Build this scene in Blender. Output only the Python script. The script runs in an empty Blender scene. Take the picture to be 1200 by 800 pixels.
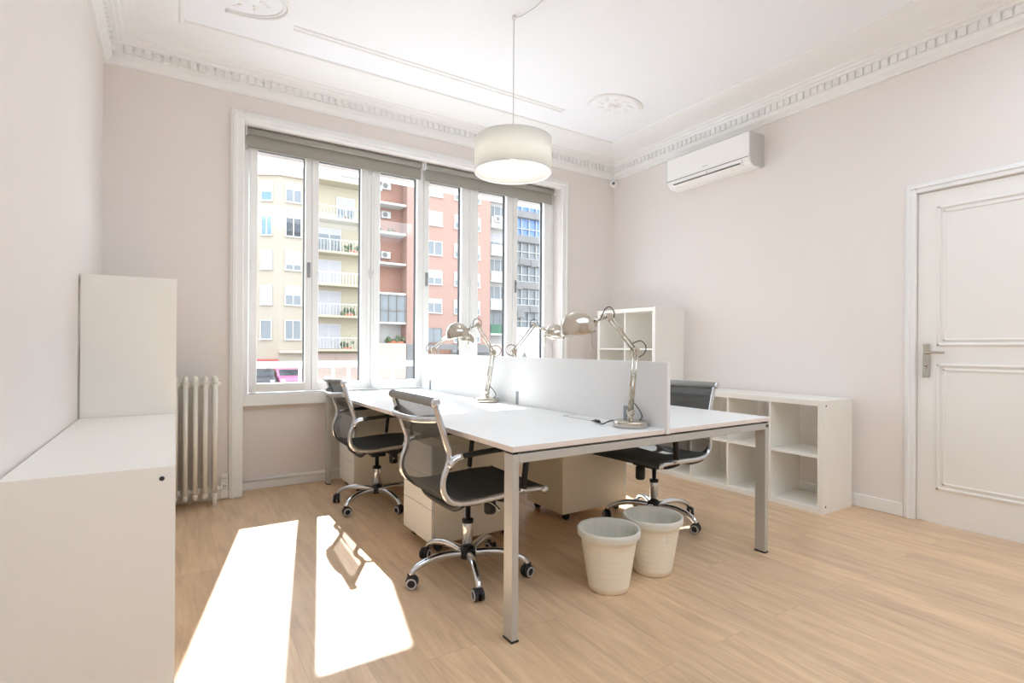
import bpy, bmesh, math, random
from mathutils import Vector, Matrix
random.seed(7)
PI = math.pi
col = bpy.context.scene.collection
R = math.radians

# ---------------------------------------------------------------- materials
def lin(c):
    return tuple(((x/255)/12.92 if x/255 <= .04045 else ((x/255+.055)/1.055)**2.4) for x in c)
def mat(name, rgb, rough=.5, metal=0., spec=.5, trans=0., emit=None, estr=0., noise=0., nscale=20., bump=0.):
    m = bpy.data.materials.new(name); m.use_nodes = True
    nt = m.node_tree; b = nt.nodes['Principled BSDF']
    c = lin(rgb)
    b.inputs['Base Color'].default_value = (*c, 1)
    b.inputs['Roughness'].default_value = rough
    b.inputs['Metallic'].default_value = metal
    b.inputs['Specular IOR Level'].default_value = spec
    if emit:
        b.inputs['Emission Color'].default_value = (*lin(emit), 1); b.inputs['Emission Strength'].default_value = estr
    if noise or bump:
        tc = nt.nodes.new('ShaderNodeTexCoord'); n = nt.nodes.new('ShaderNodeTexNoise')
        n.inputs['Scale'].default_value = nscale; n.inputs['Detail'].default_value = 4
        nt.links.new(tc.outputs['Object'], n.inputs['Vector'])
        if noise:
            mx = nt.nodes.new('ShaderNodeMix'); mx.data_type = 'RGBA'
            mx.inputs[6].default_value = (*[x*(1-noise) for x in c], 1); mx.inputs[7].default_value = (*[min(1, x*(1+noise)) for x in c], 1)
            nt.links.new(n.outputs['Fac'], mx.inputs[0]); nt.links.new(mx.outputs[2], b.inputs['Base Color'])
        if bump:
            bp = nt.nodes.new('ShaderNodeBump'); bp.inputs['Strength'].default_value = bump; bp.inputs['Distance'].default_value = .002
            nt.links.new(n.outputs['Fac'], bp.inputs['Height']); nt.links.new(bp.outputs['Normal'], b.inputs['Normal'])
    return m
def see_through(name, rgb, alpha, rough=.8):
    m = mat(name, rgb, rough); nt = m.node_tree
    b = nt.nodes['Principled BSDF']; out = nt.nodes['Material Output']
    t = nt.nodes.new('ShaderNodeBsdfTransparent'); mx = nt.nodes.new('ShaderNodeMixShader')
    mx.inputs[0].default_value = alpha
    nt.links.new(t.outputs[0], mx.inputs[1]); nt.links.new(b.outputs[0], mx.inputs[2]); nt.links.new(mx.outputs[0], out.inputs['Surface'])
    return m
def glass(name, tint=(1, 1, 1), refl=.05):
    m = bpy.data.materials.new(name); m.use_nodes = True; nt = m.node_tree; nt.nodes.clear()
    out = nt.nodes.new('ShaderNodeOutputMaterial'); t = nt.nodes.new('ShaderNodeBsdfTransparent'); g = nt.nodes.new('ShaderNodeBsdfGlossy')
    t.inputs[0].default_value = (*tint, 1); g.inputs['Roughness'].default_value = .0
    mx = nt.nodes.new('ShaderNodeMixShader'); mx.inputs[0].default_value = refl
    nt.links.new(t.outputs[0], mx.inputs[1]); nt.links.new(g.outputs[0], mx.inputs[2]); nt.links.new(mx.outputs[0], out.inputs[0])
    return m
def translucent(name, rgb, fac=.5):
    m = bpy.data.materials.new(name); m.use_nodes = True; nt = m.node_tree; nt.nodes.clear()
    out = nt.nodes.new('ShaderNodeOutputMaterial'); d = nt.nodes.new('ShaderNodeBsdfDiffuse'); t = nt.nodes.new('ShaderNodeBsdfTranslucent')
    tc = nt.nodes.new('ShaderNodeTexCoord'); n = nt.nodes.new('ShaderNodeTexNoise'); n.inputs['Scale'].default_value = 60
    r = nt.nodes.new('ShaderNodeMix'); r.data_type = 'RGBA'; c = lin(rgb)
    r.inputs[6].default_value = (*[x*.97 for x in c], 1); r.inputs[7].default_value = (*c, 1)
    nt.links.new(tc.outputs['Object'], n.inputs['Vector']); nt.links.new(n.outputs['Fac'], r.inputs[0])
    nt.links.new(r.outputs[2], d.inputs[0]); nt.links.new(r.outputs[2], t.inputs[0])
    mx = nt.nodes.new('ShaderNodeMixShader'); mx.inputs[0].default_value = fac
    nt.links.new(d.outputs[0], mx.inputs[1]); nt.links.new(t.outputs[0], mx.inputs[2]); nt.links.new(mx.outputs[0], out.inputs[0])
    return m
def floor_mat():
    m = bpy.data.materials.new('oak_laminate'); m.use_nodes = True; nt = m.node_tree; N = nt.nodes; L = nt.links
    b = N['Principled BSDF']; b.inputs['Roughness'].default_value = .36; b.inputs['Specular IOR Level'].default_value = .45
    tc = N.new('ShaderNodeTexCoord'); mp = N.new('ShaderNodeMapping'); mp.inputs['Rotation'].default_value = (0, 0, R(90))
    L.new(tc.outputs['Object'], mp.inputs[0])
    br = N.new('ShaderNodeTexBrick'); br.inputs['Scale'].default_value = 1; br.inputs['Brick Width'].default_value = 1.28; br.inputs['Row Height'].default_value = .192
    br.inputs['Mortar Size'].default_value = .0012; br.inputs['Mortar Smooth'].default_value = .5; br.offset = .37
    br.inputs['Color1'].default_value = (0, 0, 0, 1); br.inputs['Color2'].default_value = (1, 1, 1, 1); br.inputs['Mortar'].default_value = (.5, .5, .5, 1); br.inputs['Bias'].default_value = 0
    L.new(mp.outputs[0], br.inputs[0])
    # grain stretched along the boards, offset per board
    ad = N.new('ShaderNodeVectorMath'); ad.operation = 'MULTIPLY_ADD'
    ad.inputs[1].default_value = (7, 13, 5)
    L.new(br.outputs['Color'], ad.inputs[0]); L.new(mp.outputs[0], ad.inputs[2])
    st = N.new('ShaderNodeMapping'); st.inputs['Scale'].default_value = (1.1, 9, 1); L.new(ad.outputs[0], st.inputs[0])
    n1 = N.new('ShaderNodeTexNoise'); n1.inputs['Scale'].default_value = 2.2; n1.inputs['Detail'].default_value = 8; n1.inputs['Roughness'].default_value = .62; n1.inputs['Distortion'].default_value = .6
    L.new(st.outputs[0], n1.inputs[0])
    st2 = N.new('ShaderNodeMapping'); st2.inputs['Scale'].default_value = (3, 70, 1); L.new(ad.outputs[0], st2.inputs[0])
    n2 = N.new('ShaderNodeTexNoise'); n2.inputs['Scale'].default_value = 2; n2.inputs['Detail'].default_value = 4; L.new(st2.outputs[0], n2.inputs[0])
    cr = N.new('ShaderNodeValToRGB'); e = cr.color_ramp.elements
    e[0].position = .28; e[0].color = (*lin((188, 160, 132)), 1); e[1].position = .72; e[1].color = (*lin((224, 197, 163)), 1)
    k = e.new(.5); k.color = (*lin((211, 181, 147)), 1)
    L.new(n1.outputs['Fac'], cr.inputs[0])
    mx = N.new('ShaderNodeMix'); mx.data_type = 'RGBA'; mx.blend_type = 'OVERLAY'; mx.inputs[0].default_value = .16
    L.new(cr.outputs[0], mx.inputs[6]); L.new(n2.outputs['Fac'], mx.inputs[7])
    # board tone
    mx2 = N.new('ShaderNodeMix'); mx2.data_type = 'RGBA'; mx2.blend_type = 'MULTIPLY'; mx2.inputs[0].default_value = 1
    tr = N.new('ShaderNodeMapRange'); tr.inputs[3].default_value = .93; tr.inputs[4].default_value = 1.06
    L.new(br.outputs['Color'], tr.inputs[0]); L.new(mx.outputs[2], mx2.inputs[6]); L.new(tr.outputs[0], mx2.inputs[7])
    mx3 = N.new('ShaderNodeMix'); mx3.data_type = 'RGBA'; mx3.blend_type = 'MIX'
    fm = N.new('ShaderNodeMath'); fm.operation = 'MULTIPLY'; fm.inputs[1].default_value = .45; L.new(br.outputs['Fac'], fm.inputs[0])
    L.new(fm.outputs[0], mx3.inputs[0]); L.new(mx2.outputs[2], mx3.inputs[6]); mx3.inputs[7].default_value = (*lin((150, 122, 96)), 1)
    L.new(mx3.outputs[2], b.inputs['Base Color'])
    bp = N.new('ShaderNodeBump'); bp.inputs['Strength'].default_value = .12; bp.inputs['Distance'].default_value = .001
    L.new(n2.outputs['Fac'], bp.inputs['Height']); L.new(bp.outputs[0], b.inputs['Normal'])
    return m

WALL = mat('wall_paint', (233, 228, 225), .8, noise=.012, nscale=3, spec=.2)
CEIL = mat('ceiling_paint', (240, 243, 248), .8, noise=.008, nscale=2, spec=.2)
TRIM = mat('trim_paint', (238, 239, 239), .45, noise=.006, nscale=5)
UPVC = mat('window_white', (238, 240, 240), .35, noise=.005)
DOORM = mat('door_paint', (236, 235, 232), .42, noise=.008, nscale=4)
LAMI = mat('white_laminate', (229, 231, 232), .38, noise=.006, nscale=6)
SHELFW = mat('shelf_white', (238, 237, 232), .42, noise=.008, nscale=6)
PEDW = mat('pedestal_cream', (240, 234, 217), .45, noise=.01, nscale=6)
EDGE = mat('desk_edge', (226, 217, 211), .5, noise=.01)
ALU = mat('desk_grey_metal', (194, 194, 191), 0.42, .4, noise=.02, nscale=40)
ALUD = mat('bracket_metal', (150, 155, 160), .35, .6, noise=.02)
CHROME = mat('chrome', (220, 225, 232), .09, 1., noise=.01)
NICKEL = mat('brushed_nickel', (202, 196, 185), .2, 1., noise=.03, nscale=60)
BLACK = mat('black_plastic', (28, 29, 30), .45, noise=.1)
RUBBER = mat('dark_rubber', (42, 42, 44), .6, noise=.1)
GREYR = mat('caster_ring', (190, 190, 192), .4, noise=.02)
SEATF = mat('black_seat_fabric', (80, 82, 82), .95, noise=.35, nscale=220, bump=.4, spec=.2)
MESHF = see_through('grey_mesh_fabric', (72, 74, 76), .7)
ROLLF = mat('grey_roll_fabric', (146, 146, 144), .9, noise=.12, nscale=120, bump=.3, spec=.2)
BLIND = mat('grey_blind_fabric', (164, 162, 154), .9, noise=.06, nscale=150, spec=.2)
GASK = mat('dark_gasket', (62, 62, 64), .7, noise=.05)
BIN = mat('bin_plastic', (236, 230, 214), .5, noise=.01)
LINER = translucent('bin_liner', (240, 241, 236), .35)
SHADE = translucent('pendant_fabric', (243, 243, 239), .45)
BULB = mat('bulb_lit', (255, 250, 235), .3, emit=(255, 244, 220), estr=3.5, noise=.001)
GLASS = glass('window_glass')
FLOOR = floor_mat()
CABLE = mat('black_cable', (40, 40, 42), .5, noise=.05)
WIRE = mat('grey_wire', (190, 190, 188), .5, noise=.02)
RAD = mat('radiator_enamel', (236, 233, 224), .35, noise=.008)
ACW = mat('ac_white', (244, 244, 243), .35, noise=.004)
ACG = mat('ac_side_grey', (205, 206, 204), .4, noise=.006)
PORT = mat('socket_white', (240, 238, 232), .35, noise=.005)
HOLE = mat('socket_hole', (70, 66, 60), .7, noise=.05)
LENS = mat('dark_lens', (96, 94, 96), .1, noise=.05)
LEDW = mat('lamp_inside', (246, 244, 238), .5, noise=.01)
# outside
FCREAM = mat('render_cream', (166, 156, 141), .9, noise=.03, nscale=.6)
FYEL = mat('render_yellow', (174, 164, 142), .9, noise=.04, nscale=.6)
FSAL = mat('render_salmon', (160, 128, 116), .9, noise=.05, nscale=.5)
FSAL2 = mat('render_salmon_deep', (158, 120, 105), .9, noise=.08, nscale=.8)
FWH = mat('render_white', (186, 184, 180), .9, noise=.03, nscale=.6)
FPALE = mat('stone_pale', (188, 168, 156), .9, noise=.05, nscale=.8)
FGREY = mat('concrete_band', (122, 121, 120), .9, noise=.12, nscale=1)
FDARK = mat('dark_frame', (120, 116, 112), .6, noise=.1)
SHUT = mat('roller_shutter', (176, 174, 178), .7, noise=.03, nscale=3)
SHUTB = mat('brown_shutter', (128, 92, 72), .7, noise=.08, nscale=3)
PANEB = mat('facade_glass_blue', (100, 130, 180), .12, noise=.15, nscale=.8)
PANEG = mat('facade_glass_grey', (118, 124, 128), .12, noise=.2, nscale=.9)
GREENP = mat('green_panel', (62, 102, 82), .7, noise=.08)
TERRA = mat('terracotta', (176, 104, 74), .8, noise=.08)
LEAF = mat('leaf_green', (82, 98, 66), .8, noise=.35, nscale=9)
ASPH = mat('asphalt', (160, 157, 154), .9, noise=.06, nscale=.7)
RAILW = mat('rail_white', (240, 240, 240), .5, noise=.005)
CARP = mat('car_magenta', (196, 110, 146), .25, noise=.02)
CARD = mat('car_dark', (70, 70, 76), .25, noise=.04)
CARO = mat('car_orange', (216, 120, 60), .25, noise=.02)
CARG = mat('car_window', (40, 46, 52), .1, noise=.05)
BRICKR = mat('awning_red', (170, 92, 86), .8, noise=.06)

# ---------------------------------------------------------------- mesh builder
def tube_pts(pts, n):
    if n <= 1: return [Vector(p) for p in pts]
    P = [Vector(p) for p in pts]; Q = [P[0]*2-P[1]]+P+[P[-1]*2-P[-2]]; out = []
    for i in range(1, len(Q)-2):
        a, b, c, d = Q[i-1], Q[i], Q[i+1], Q[i+2]
        for k in range(n):
            t = k/n
            out.append(.5*((2*b)+(c-a)*t+(2*a-5*b+4*c-d)*t*t+(3*b-a-3*c+d)*t**3))
    out.append(P[-1]); return out
class MB:
    def __init__(s): s.bm = bmesh.new(); s.smooth = []
    def box(s, x0, x1, y0, y1, z0, z1, bev=0., seg=1, rot=None, org=None):
        r = bmesh.ops.create_cube(s.bm, size=1)
        vs = r['verts']
        for v in vs:
            v.co = Vector(((x0+x1)/2+v.co.x*(x1-x0), (y0+y1)/2+v.co.y*(y1-y0), (z0+z1)/2+v.co.z*(z1-z0)))
        if bev > 0:
            es = list({e for v in vs for e in v.link_edges})
            b = bmesh.ops.bevel(s.bm, geom=es, offset=bev, segments=seg, profile=.5, affect='EDGES')
            vs = list({v for f in b['faces'] for v in f.verts} | {v for v in vs if v.is_valid})
            # include every vert connected
            seen = set(vs); stack = list(vs)
            while stack:
                v = stack.pop()
                for e in v.link_edges:
                    o = e.other_vert(v)
                    if o not in seen: seen.add(o); stack.append(o)
            vs = list(seen)
        if rot is not None:
            c = Vector(org) if org else Vector(((x0+x1)/2, (y0+y1)/2, (z0+z1)/2))
            M = Matrix.Translation(c) @ rot.to_4x4() @ Matrix.Translation(-c)
            for v in vs: v.co = M @ v.co
        return s
    def tube(s, pts, r, n=10, sub=4, rr=None, flat=1., up=(0, 0, 1), cap=True):
        P = tube_pts(pts, sub); m = len(P); rings = []
        prev = None
        for i, p in enumerate(P):
            t = (P[min(i+1, m-1)]-P[max(i-1, 0)]).normalized()
            u = Vector(up) if prev is None else prev
            if abs(u.dot(t)) > .98: u = Vector((1, 0, 0)) if abs(t.x) < .9 else Vector((0, 1, 0))
            a = (u-t*u.dot(t)).normalized(); b = t.cross(a); prev = a
            k = r if rr is None else rr[0]+(rr[1]-rr[0])*i/(m-1)
            rings.append([s.bm.verts.new(p+a*math.cos(2*PI*j/n)*k*flat+b*math.sin(2*PI*j/n)*k) for j in range(n)])
        for i in range(m-1):
            for j in range(n):
                f = s.bm.faces.new((rings[i][j], rings[i][(j+1) % n], rings[i+1][(j+1) % n], rings[i+1][j])); f.smooth = True
        if cap:
            s.bm.faces.new(rings[0][::-1]); s.bm.faces.new(rings[-1])
        return s
    def lathe(s, prof, c=(0, 0, 0), n=32, axis='Z', M=None, smooth=True, closed=False):
        rings = []
        for (r, h) in prof:
            ring = []
            for j in range(n):
                a = 2*PI*j/n; x, y = r*math.cos(a), r*math.sin(a)
                p = Vector((x, y, h)) if axis == 'Z' else (Vector((h, x, y)) if axis == 'X' else Vector((y, h, x)))
                if M is not None: p = M @ p
                ring.append(s.bm.verts.new(p+Vector(c)))
            rings.append(ring)
        for i in range(len(rings)-1):
            for j in range(n):
                f = s.bm.faces.new((rings[i][j], rings[i][(j+1) % n], rings[i+1][(j+1) % n], rings[i+1][j])); f.smooth = smooth
        if closed:
            for j in range(n):
                f = s.bm.faces.new((rings[-1][j], rings[-1][(j+1) % n], rings[0][(j+1) % n], rings[0][j])); f.smooth = smooth
        else:
            if prof[0][0] > 1e-4: s.bm.faces.new(rings[0][::-1])
            if prof[-1][0] > 1e-4: s.bm.faces.new(rings[-1])
        return s
    def prism(s, poly, lo, hi, axis='Y', mitre=(0, 0), smooth=False):
        # poly: (a,b) pairs; axis Y: (x,z) ; axis X: (y,z); axis Z: (x,y). mitre shifts the ends by k*a
        def P(a, b, t):
            return {'Y': (a, t, b), 'X': (t, a, b), 'Z': (a, b, t)}[axis]
        A = [s.bm.verts.new(P(a, b, lo+mitre[0]*a)) for a, b in poly]; B = [s.bm.verts.new(P(a, b, hi+mitre[1]*a)) for a, b in poly]
        n = len(poly)
        for i in range(n):
            f = s.bm.faces.new((A[i], A[(i+1) % n], B[(i+1) % n], B[i])); f.smooth = smooth
        s.bm.faces.new(A[::-1]); s.bm.faces.new(B)
        return s
    def sheet(s, rows, th=0.):
        g = [[s.bm.verts.new(Vector(p)) for p in r] for r in rows]
        for i in range(len(g)-1):
            for j in range(len(g[0])-1):
                f = s.bm.faces.new((g[i][j], g[i][j+1], g[i+1][j+1], g[i+1][j])); f.smooth = True
        return s
    def ball(s, c, r, sc=(1, 1, 1), sub=2):
        q = bmesh.ops.create_icosphere(s.bm, subdivisions=sub, radius=r)
        for v in q['verts']:
            v.co = Vector((v.co.x*sc[0], v.co.y*sc[1], v.co.z*sc[2]))+Vector(c)
        for f in {f for v in q['verts'] for f in v.link_faces}: f.smooth = True
        return s
    def build(s, name, m, parent=None, label=None, solid=0.):
        bmesh.ops.recalc_face_normals(s.bm, faces=s.bm.faces[:])
        me = bpy.data.meshes.new(name); s.bm.to_mesh(me); s.bm.free()
        o = bpy.data.objects.new(name, me); col.objects.link(o); me.materials.append(m)
        if parent: o.parent = parent
        if label: o['label'] = label
        if solid:
            md = o.modifiers.new('solidify', 'SOLIDIFY'); md.thickness = solid; md.offset = 0
        return o
def thing(name, label, cat, loc=(0, 0, 0), rz=0., group=None):
    o = bpy.data.objects.new(name, None); col.objects.link(o); o.empty_display_size = .1
    o.location = loc; o.rotation_euler = (0, 0, rz); o['label'] = label; o['category'] = cat
    if group: o['group'] = group
    return o
def tag(o, label, cat, group=None, kind=None):
    o['label'] = label; o['category'] = cat
    if group: o['group'] = group
    if kind: o['kind'] = kind
    return o
def struct(o, label=None):
    o['kind'] = 'structure'
    if label: o['label'] = label
    return o
def dup(o, loc=None, rz=None, label=None, parent=None):
    c = o.copy(); col.objects.link(c)
    if parent: c.parent = parent
    if loc: c.location = loc
    if rz is not None: c.rotation_euler = (0, 0, rz)
    if label: c['label'] = label
    for ch in list(o.children): dup(ch, parent=c)
    return c

# ---------------------------------------------------------------- room numbers (metres)
YW, YP, YO = 4.40, 4.577, 4.78      # wall face, glass / recess face, outer wall face
XL, XR = -.409, 4.134
YB = -2.6                            # back of the room, behind the camera
ZC = 3.18
OX0, OX1 = .43, 3.39                 # window opening
# ---------------------------------------------------------------- room shell
m = MB().box(XL-.2, XR+.2, YB-.2, YO, -.12, 0).build('floor', FLOOR); struct(m, 'light oak laminate floor boards')
SKX0, SKX1, SKY0, SKY1 = .1, 3.8, -1.0, .72       # unseen ceiling opening, added to let in fill light
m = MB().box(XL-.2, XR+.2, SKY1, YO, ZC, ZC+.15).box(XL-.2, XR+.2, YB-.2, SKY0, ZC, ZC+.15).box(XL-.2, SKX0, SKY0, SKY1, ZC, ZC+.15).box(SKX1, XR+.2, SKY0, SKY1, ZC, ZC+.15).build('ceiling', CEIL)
struct(MB().box(XL-.2, XR+.2, SKY1+.02, SKY1+.2, ZC+.151, ZC+2.2).build('wall_sun_block', WALL)); struct(m, 'white plaster ceiling')  # unseen wall added above the ceiling opening to keep direct sun out
w = MB()
w.box(XL-.2, OX0, YW, YO, 0, ZC).box(OX1, XR+.2, YW, YO, 0, ZC).box(OX0, OX1, YW, YO, 2.775, ZC)
w.box(OX0, OX1, YP, YO, 0, .665).box(OX0, OX1, 4.66, YO, 2.64, 2.775)
struct(w.build('wall_window', WALL), 'pale pinkish wall around the windows')
struct(MB().box(XL-.2, XL, YB-.2, YW, 0, ZC).build('wall_left', WALL), 'pale wall at the left')
w = MB()
DY0, DY1, DZ = .70, 1.522, 2.145
w.box(XR, XR+.2, DY1, YW, 0, ZC).box(XR, XR+.2, YB-.2, DY0, 0, ZC).box(XR, XR+.2, DY0, DY1, DZ, ZC)
struct(w.build('wall_right', WALL), 'pale wall with the air conditioner and the door')
w = MB()                                # wall behind the camera
w.box(XL, XR, YB-.2, YB, 0, ZC)
struct(w.build('wall_back', WALL))
# cornice (profile: distance from wall d, height z)
CP = [(0, 2.977), (.022, 2.977), (.026, 2.99), (.05, 3.012), (.055, 3.035), (.055, 3.092), (.09, 3.096), (.096, 3.108), (.118, 3.112), (.126, 3.124),
      (.15, 3.128), (.158, 3.138), (.2, 3.146), (.27, 3.150), (.34, 3.156), (.40, 3.166), (.415, 3.172), (.43, 3.164), (.445, 3.168), (.45, 3.18), (.45, 3.2), (0, 3.2)]
def cornice(name, axis, face, sgn, lo, hi, mlo, mhi):
    mb = MB()
    def T(d, z, t): return (face+sgn*d, t, z) if axis == 'Y' else (t, face+sgn*d, z)
    A = [mb.bm.verts.new(T(d, z, lo+mlo*d)) for d, z in CP]; B = [mb.bm.verts.new(T(d, z, hi-mhi*d)) for d, z in CP]
    n = len(CP)
    for i in range(n): mb.bm.faces.new((A[i], A[(i+1) % n], B[(i+1) % n], B[i]))
    mb.bm.faces.new(A[::-1]); mb.bm.faces.new(B)
    t = lo+.07
    while t < hi-.07:                      # dentils
        d0, d1 = .05, .075
        a, b = face+sgn*d0, face+sgn*d1
        a, b = min(a, b), max(a, b)
        if axis == 'Y': mb.box(a, b, t, t+.037, 3.045, 3.094)
        else: mb.box(t, t+.037, a, b, 3.045, 3.094)
        t += .0525
    return struct(mb.build(name, TRIM), 'white plaster cornice with a row of dentils')
cornice('trim_1', 'X', YW, -1, XL, XR, 1, 1)
cornice('trim_2', 'Y', XL, 1, YB, YW, 0, 1)
cornice('trim_3', 'Y', XR, -1, YB, YW, 0, 1)
# raised ceiling mouldings and corner rosettes
def mould(mb, x0, x1, y0, y1, w=.016, h=.008):
    if x1-x0 > y1-y0: mb.prism([(y0, ZC), (y0+.005, ZC-h), (y1-.005, ZC-h), (y1, ZC)], x0, x1, 'X')
    else: mb.prism([(x0, ZC), (x0+.005, ZC-h), (x1-.005, ZC-h), (x1, ZC)], y0, y1, 'Y')
mb = MB()
for k in (0, .042):
    mould(mb, .64, 2.84, 3.635+k, 3.655+k)
struct(mb.build('trim_4', TRIM), 'thin double plaster moulding on the ceiling beside the window cornice')
def rosette(name, cx, cy, rad, flipx):
    mb = MB()
    mb.tube([(cx+rad*math.cos(a), cy+rad*.72*math.sin(a), ZC-.004) for a in [flipx+PI*k/14 for k in range(0, 15)]], .011, 8, 2)
    mb.tube([(cx+(rad-.03)*math.cos(a), cy+(rad-.03)*.72*math.sin(a), ZC-.003) for a in [flipx+PI*k/14 for k in range(0, 15)]], .006, 8, 2)
    rnd = random.Random(5)
    for k in range(9):
        a = 2*PI*k/9; rr = rad*.48
        for q in range(3):
            mb.ball((cx+(rr+q*.022)*math.cos(a+q*.12), cy+(rr+q*.022)*.75*math.sin(a+q*.12), ZC), .018-.003*q, (1, .8, .4), 2)
    for k in range(6):
        a = 2*PI*k/6
        mb.ball((cx+.045*math.cos(a), cy+.045*math.sin(a), ZC), .022, (1, 1, .4), 2)
    mb.ball((cx, cy, ZC-.006), .028, (1, 1, .8), 2)
    return mb
mbr = rosette('r', 3.15, 3.35, .26, R(150)); struct(mbr.build('trim_5', TRIM), 'oval plaster rosette on the ceiling near the far right corner')
mbr = rosette('r', .30, 3.50, .28, R(-80)); struct(mbr.build('trim_6', TRIM), 'plaster rosette on the ceiling near the far left corner')
# skirtings
def skirt(name, boxes): 
    mb = MB()
    for b in boxes: mb.box(*b, bev=.004)
    return struct(mb.build(name, TRIM))
skirt('baseboard_right', [(XR-.015, XR, DY1+.066, YW, 0, .09), (XR-.015, XR, YB, DY0-.066, 0, .09)])
mb = MB().box(OX0+.002, OX1-.002, YP-.016, YP, 0, .062, bev=.003).tube([(OX0+.002, YP-.012, .075), (OX1-.002, YP-.012, .075)], .014, 10, 1)
struct(mb.build('baseboard_window', TRIM))
skirt('baseboard_left', [(XL, XL+.012, YB, 1.92, 0, .07)])
skirt('baseboard_corner', [(XL+.001, .334, YW-.012, YW, 0, .07), (3.468, XR-.016, YW-.012, YW, 0, .07)])
# window casing
def casing_pts(): pass
mb = MB()
for (x0, x1) in ((.336, .427), (3.393, 3.472)):
    mb.box(x0, x1, YW-.03, YW, 0, 2.855, bev=.006)
    mb.box(x0+.014 if x0 < 1 else x0+.045, x0+.045 if x0 < 1 else x1-.012, YW-.042, YW-.02, 0, 2.815, bev=.006, seg=2)
mb.box(.4275, 3.3925, YW-.03, YW, 2.775, 2.855, bev=.006).box(.36, 3.44, YW-.042, YW-.02, 2.80, 2.828, bev=.006, seg=2)
struct(mb.build('trim_8', TRIM), 'white moulded casing around the window recess')
# ---------------------------------------------------------------- windows
SASH = [(.478, .936, .534, .886), (.936, 1.422, .989, 1.339), (1.422, 1.907, 1.501, 1.847), (1.907, 2.383, 1.961, 2.296), (2.383, 2.872, 2.473, 2.798), (2.872, 3.345, 2.929, 3.262)]
Z0, Z1, GZ0, GZ1 = .757, 2.73, .826, 2.647
fr = MB()
fr.box(.4315, .474, 4.525, 4.60, .668, 2.77, bev=.003).box(3.349, 3.3885, 4.525, 4.60, .668, 2.77, bev=.003)
fr.box(.4745, 3.3485, 4.525, 4.60, 2.735, 2.77, bev=.003)
fr.box(.4745, 3.3485, 4.53, 4.60, .668, .752, bev=.003)
fo = fr.build('window_frame', UPVC); 
wroot = struct(thing('window_1', 'six-light white casement window with grey blinds', 'window')); 
del wroot['category']
fo.parent = wroot
bd = MB().box(OX0+.003, OX1-.003, 4.50, 4.528, .655, .745, bev=.006, seg=2).build('window_sill', UPVC, wroot)
for i, (a, b, ga, gb) in enumerate(SASH):
    sm = MB()
    a2, b2 = a+.0015, b-.0015
    y0, y1 = 4.512, 4.590
    sm.box(a2, ga, y0, y1, Z0, Z1, bev=.004).box(gb, b2, y0, y1, Z0, Z1, bev=.004)
    sm.box(ga-.002, gb+.002, y0+.001, y1-.001, Z0+.001, GZ0, bev=.003).box(ga-.002, gb+.002, y0+.001, y1-.001, GZ1, Z1-.001, bev=.003)
    if i in (1, 2, 3, 4):
        hx = b2-.035 if i in (1, 3) else a2+.02   # fixed mullion lip and hinges
        sm.box(hx, hx+.012, y0-.006, y0+.002, Z0+.01, Z1-.01, bev=.003)
    so = sm.build('window_sash', UPVC, wroot)
    g = MB()
    t = .005
    g.box(ga, ga+t, 4.574, 4.588, GZ0, GZ1).box(gb-t, gb, 4.555, 4.588, GZ0, GZ1).box(ga, gb, 4.574, 4.588, GZ0, GZ0+t).box(ga, gb, 4.555, 4.588, GZ1-t, GZ1)
    g.build('window_gasket', GASK, so)
    MB().box(ga+.001, gb-.001, 4.576, 4.580, GZ0+.001, GZ1-.001).build('window_pane', GLASS, so)
    if i in (0, 3, 5):
        hx = {0: .912, 3: 1.938, 5: 2.903}[i]
        hz = 1.735
        h = MB().box(hx-.013, hx+.013, y0-.012, y0, hz-.062, hz+.062, bev=.004)
        h.box(hx-.008, hx+.008, y0-.03, y0-.01, hz+.02, hz+.036, bev=.003)
        h.build('window_handle', ALUD, so)
    # hinges
    hb = MB(); xs = b2-.012 if i in (1, 3, 5) else a2+.012
    for z in (.80, 1.74, 2.62): hb.tube([(xs, y0-.005, z-.035), (xs, y0-.005, z+.035)], .007, 8, 1)
    hb.build('window_hinge', UPVC, so)
# roller blinds
def blind(x0, x1, label):
    r = thing('roller_blind', label, 'blind', ((x0+x1)/2, 4.455, 2.742), 0, 'grey roller blinds over the window')
    w = (x1-x0)/2
    MB().tube([(-w+.012, 0, 0), (w-.012, 0, 0)], .024, 18, 1).build('blind_roll', BLIND, r)
    MB().box(-w+.012, w-.012, .0195, .0215, -.118, .004).build('blind_cloth', BLIND, r)
    MB().box(-w+.012, w-.012, .014, .026, -.124, -.112, bev=.003).build('bottom_bar', BLIND, r)
    for s in (-1, 1):
        MB().box(s*w-(.011 if s > 0 else 0), s*w+(0 if s > 0 else .011), -.02, .04, -.03, .0325, bev=.004).build('bracket', UPVC, r)
    MB().tube([(-w+.02, -.026, .01), (-w+.02, -.0275, -.03)], .002, 6, 1).build('pull_chain', WIRE, r)
blind(.442, 1.873, 'grey rolled-up blind over the left three window panes')
blind(1.89, 3.345, 'grey rolled-up blind over the right three window panes, behind the lampshade')

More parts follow.
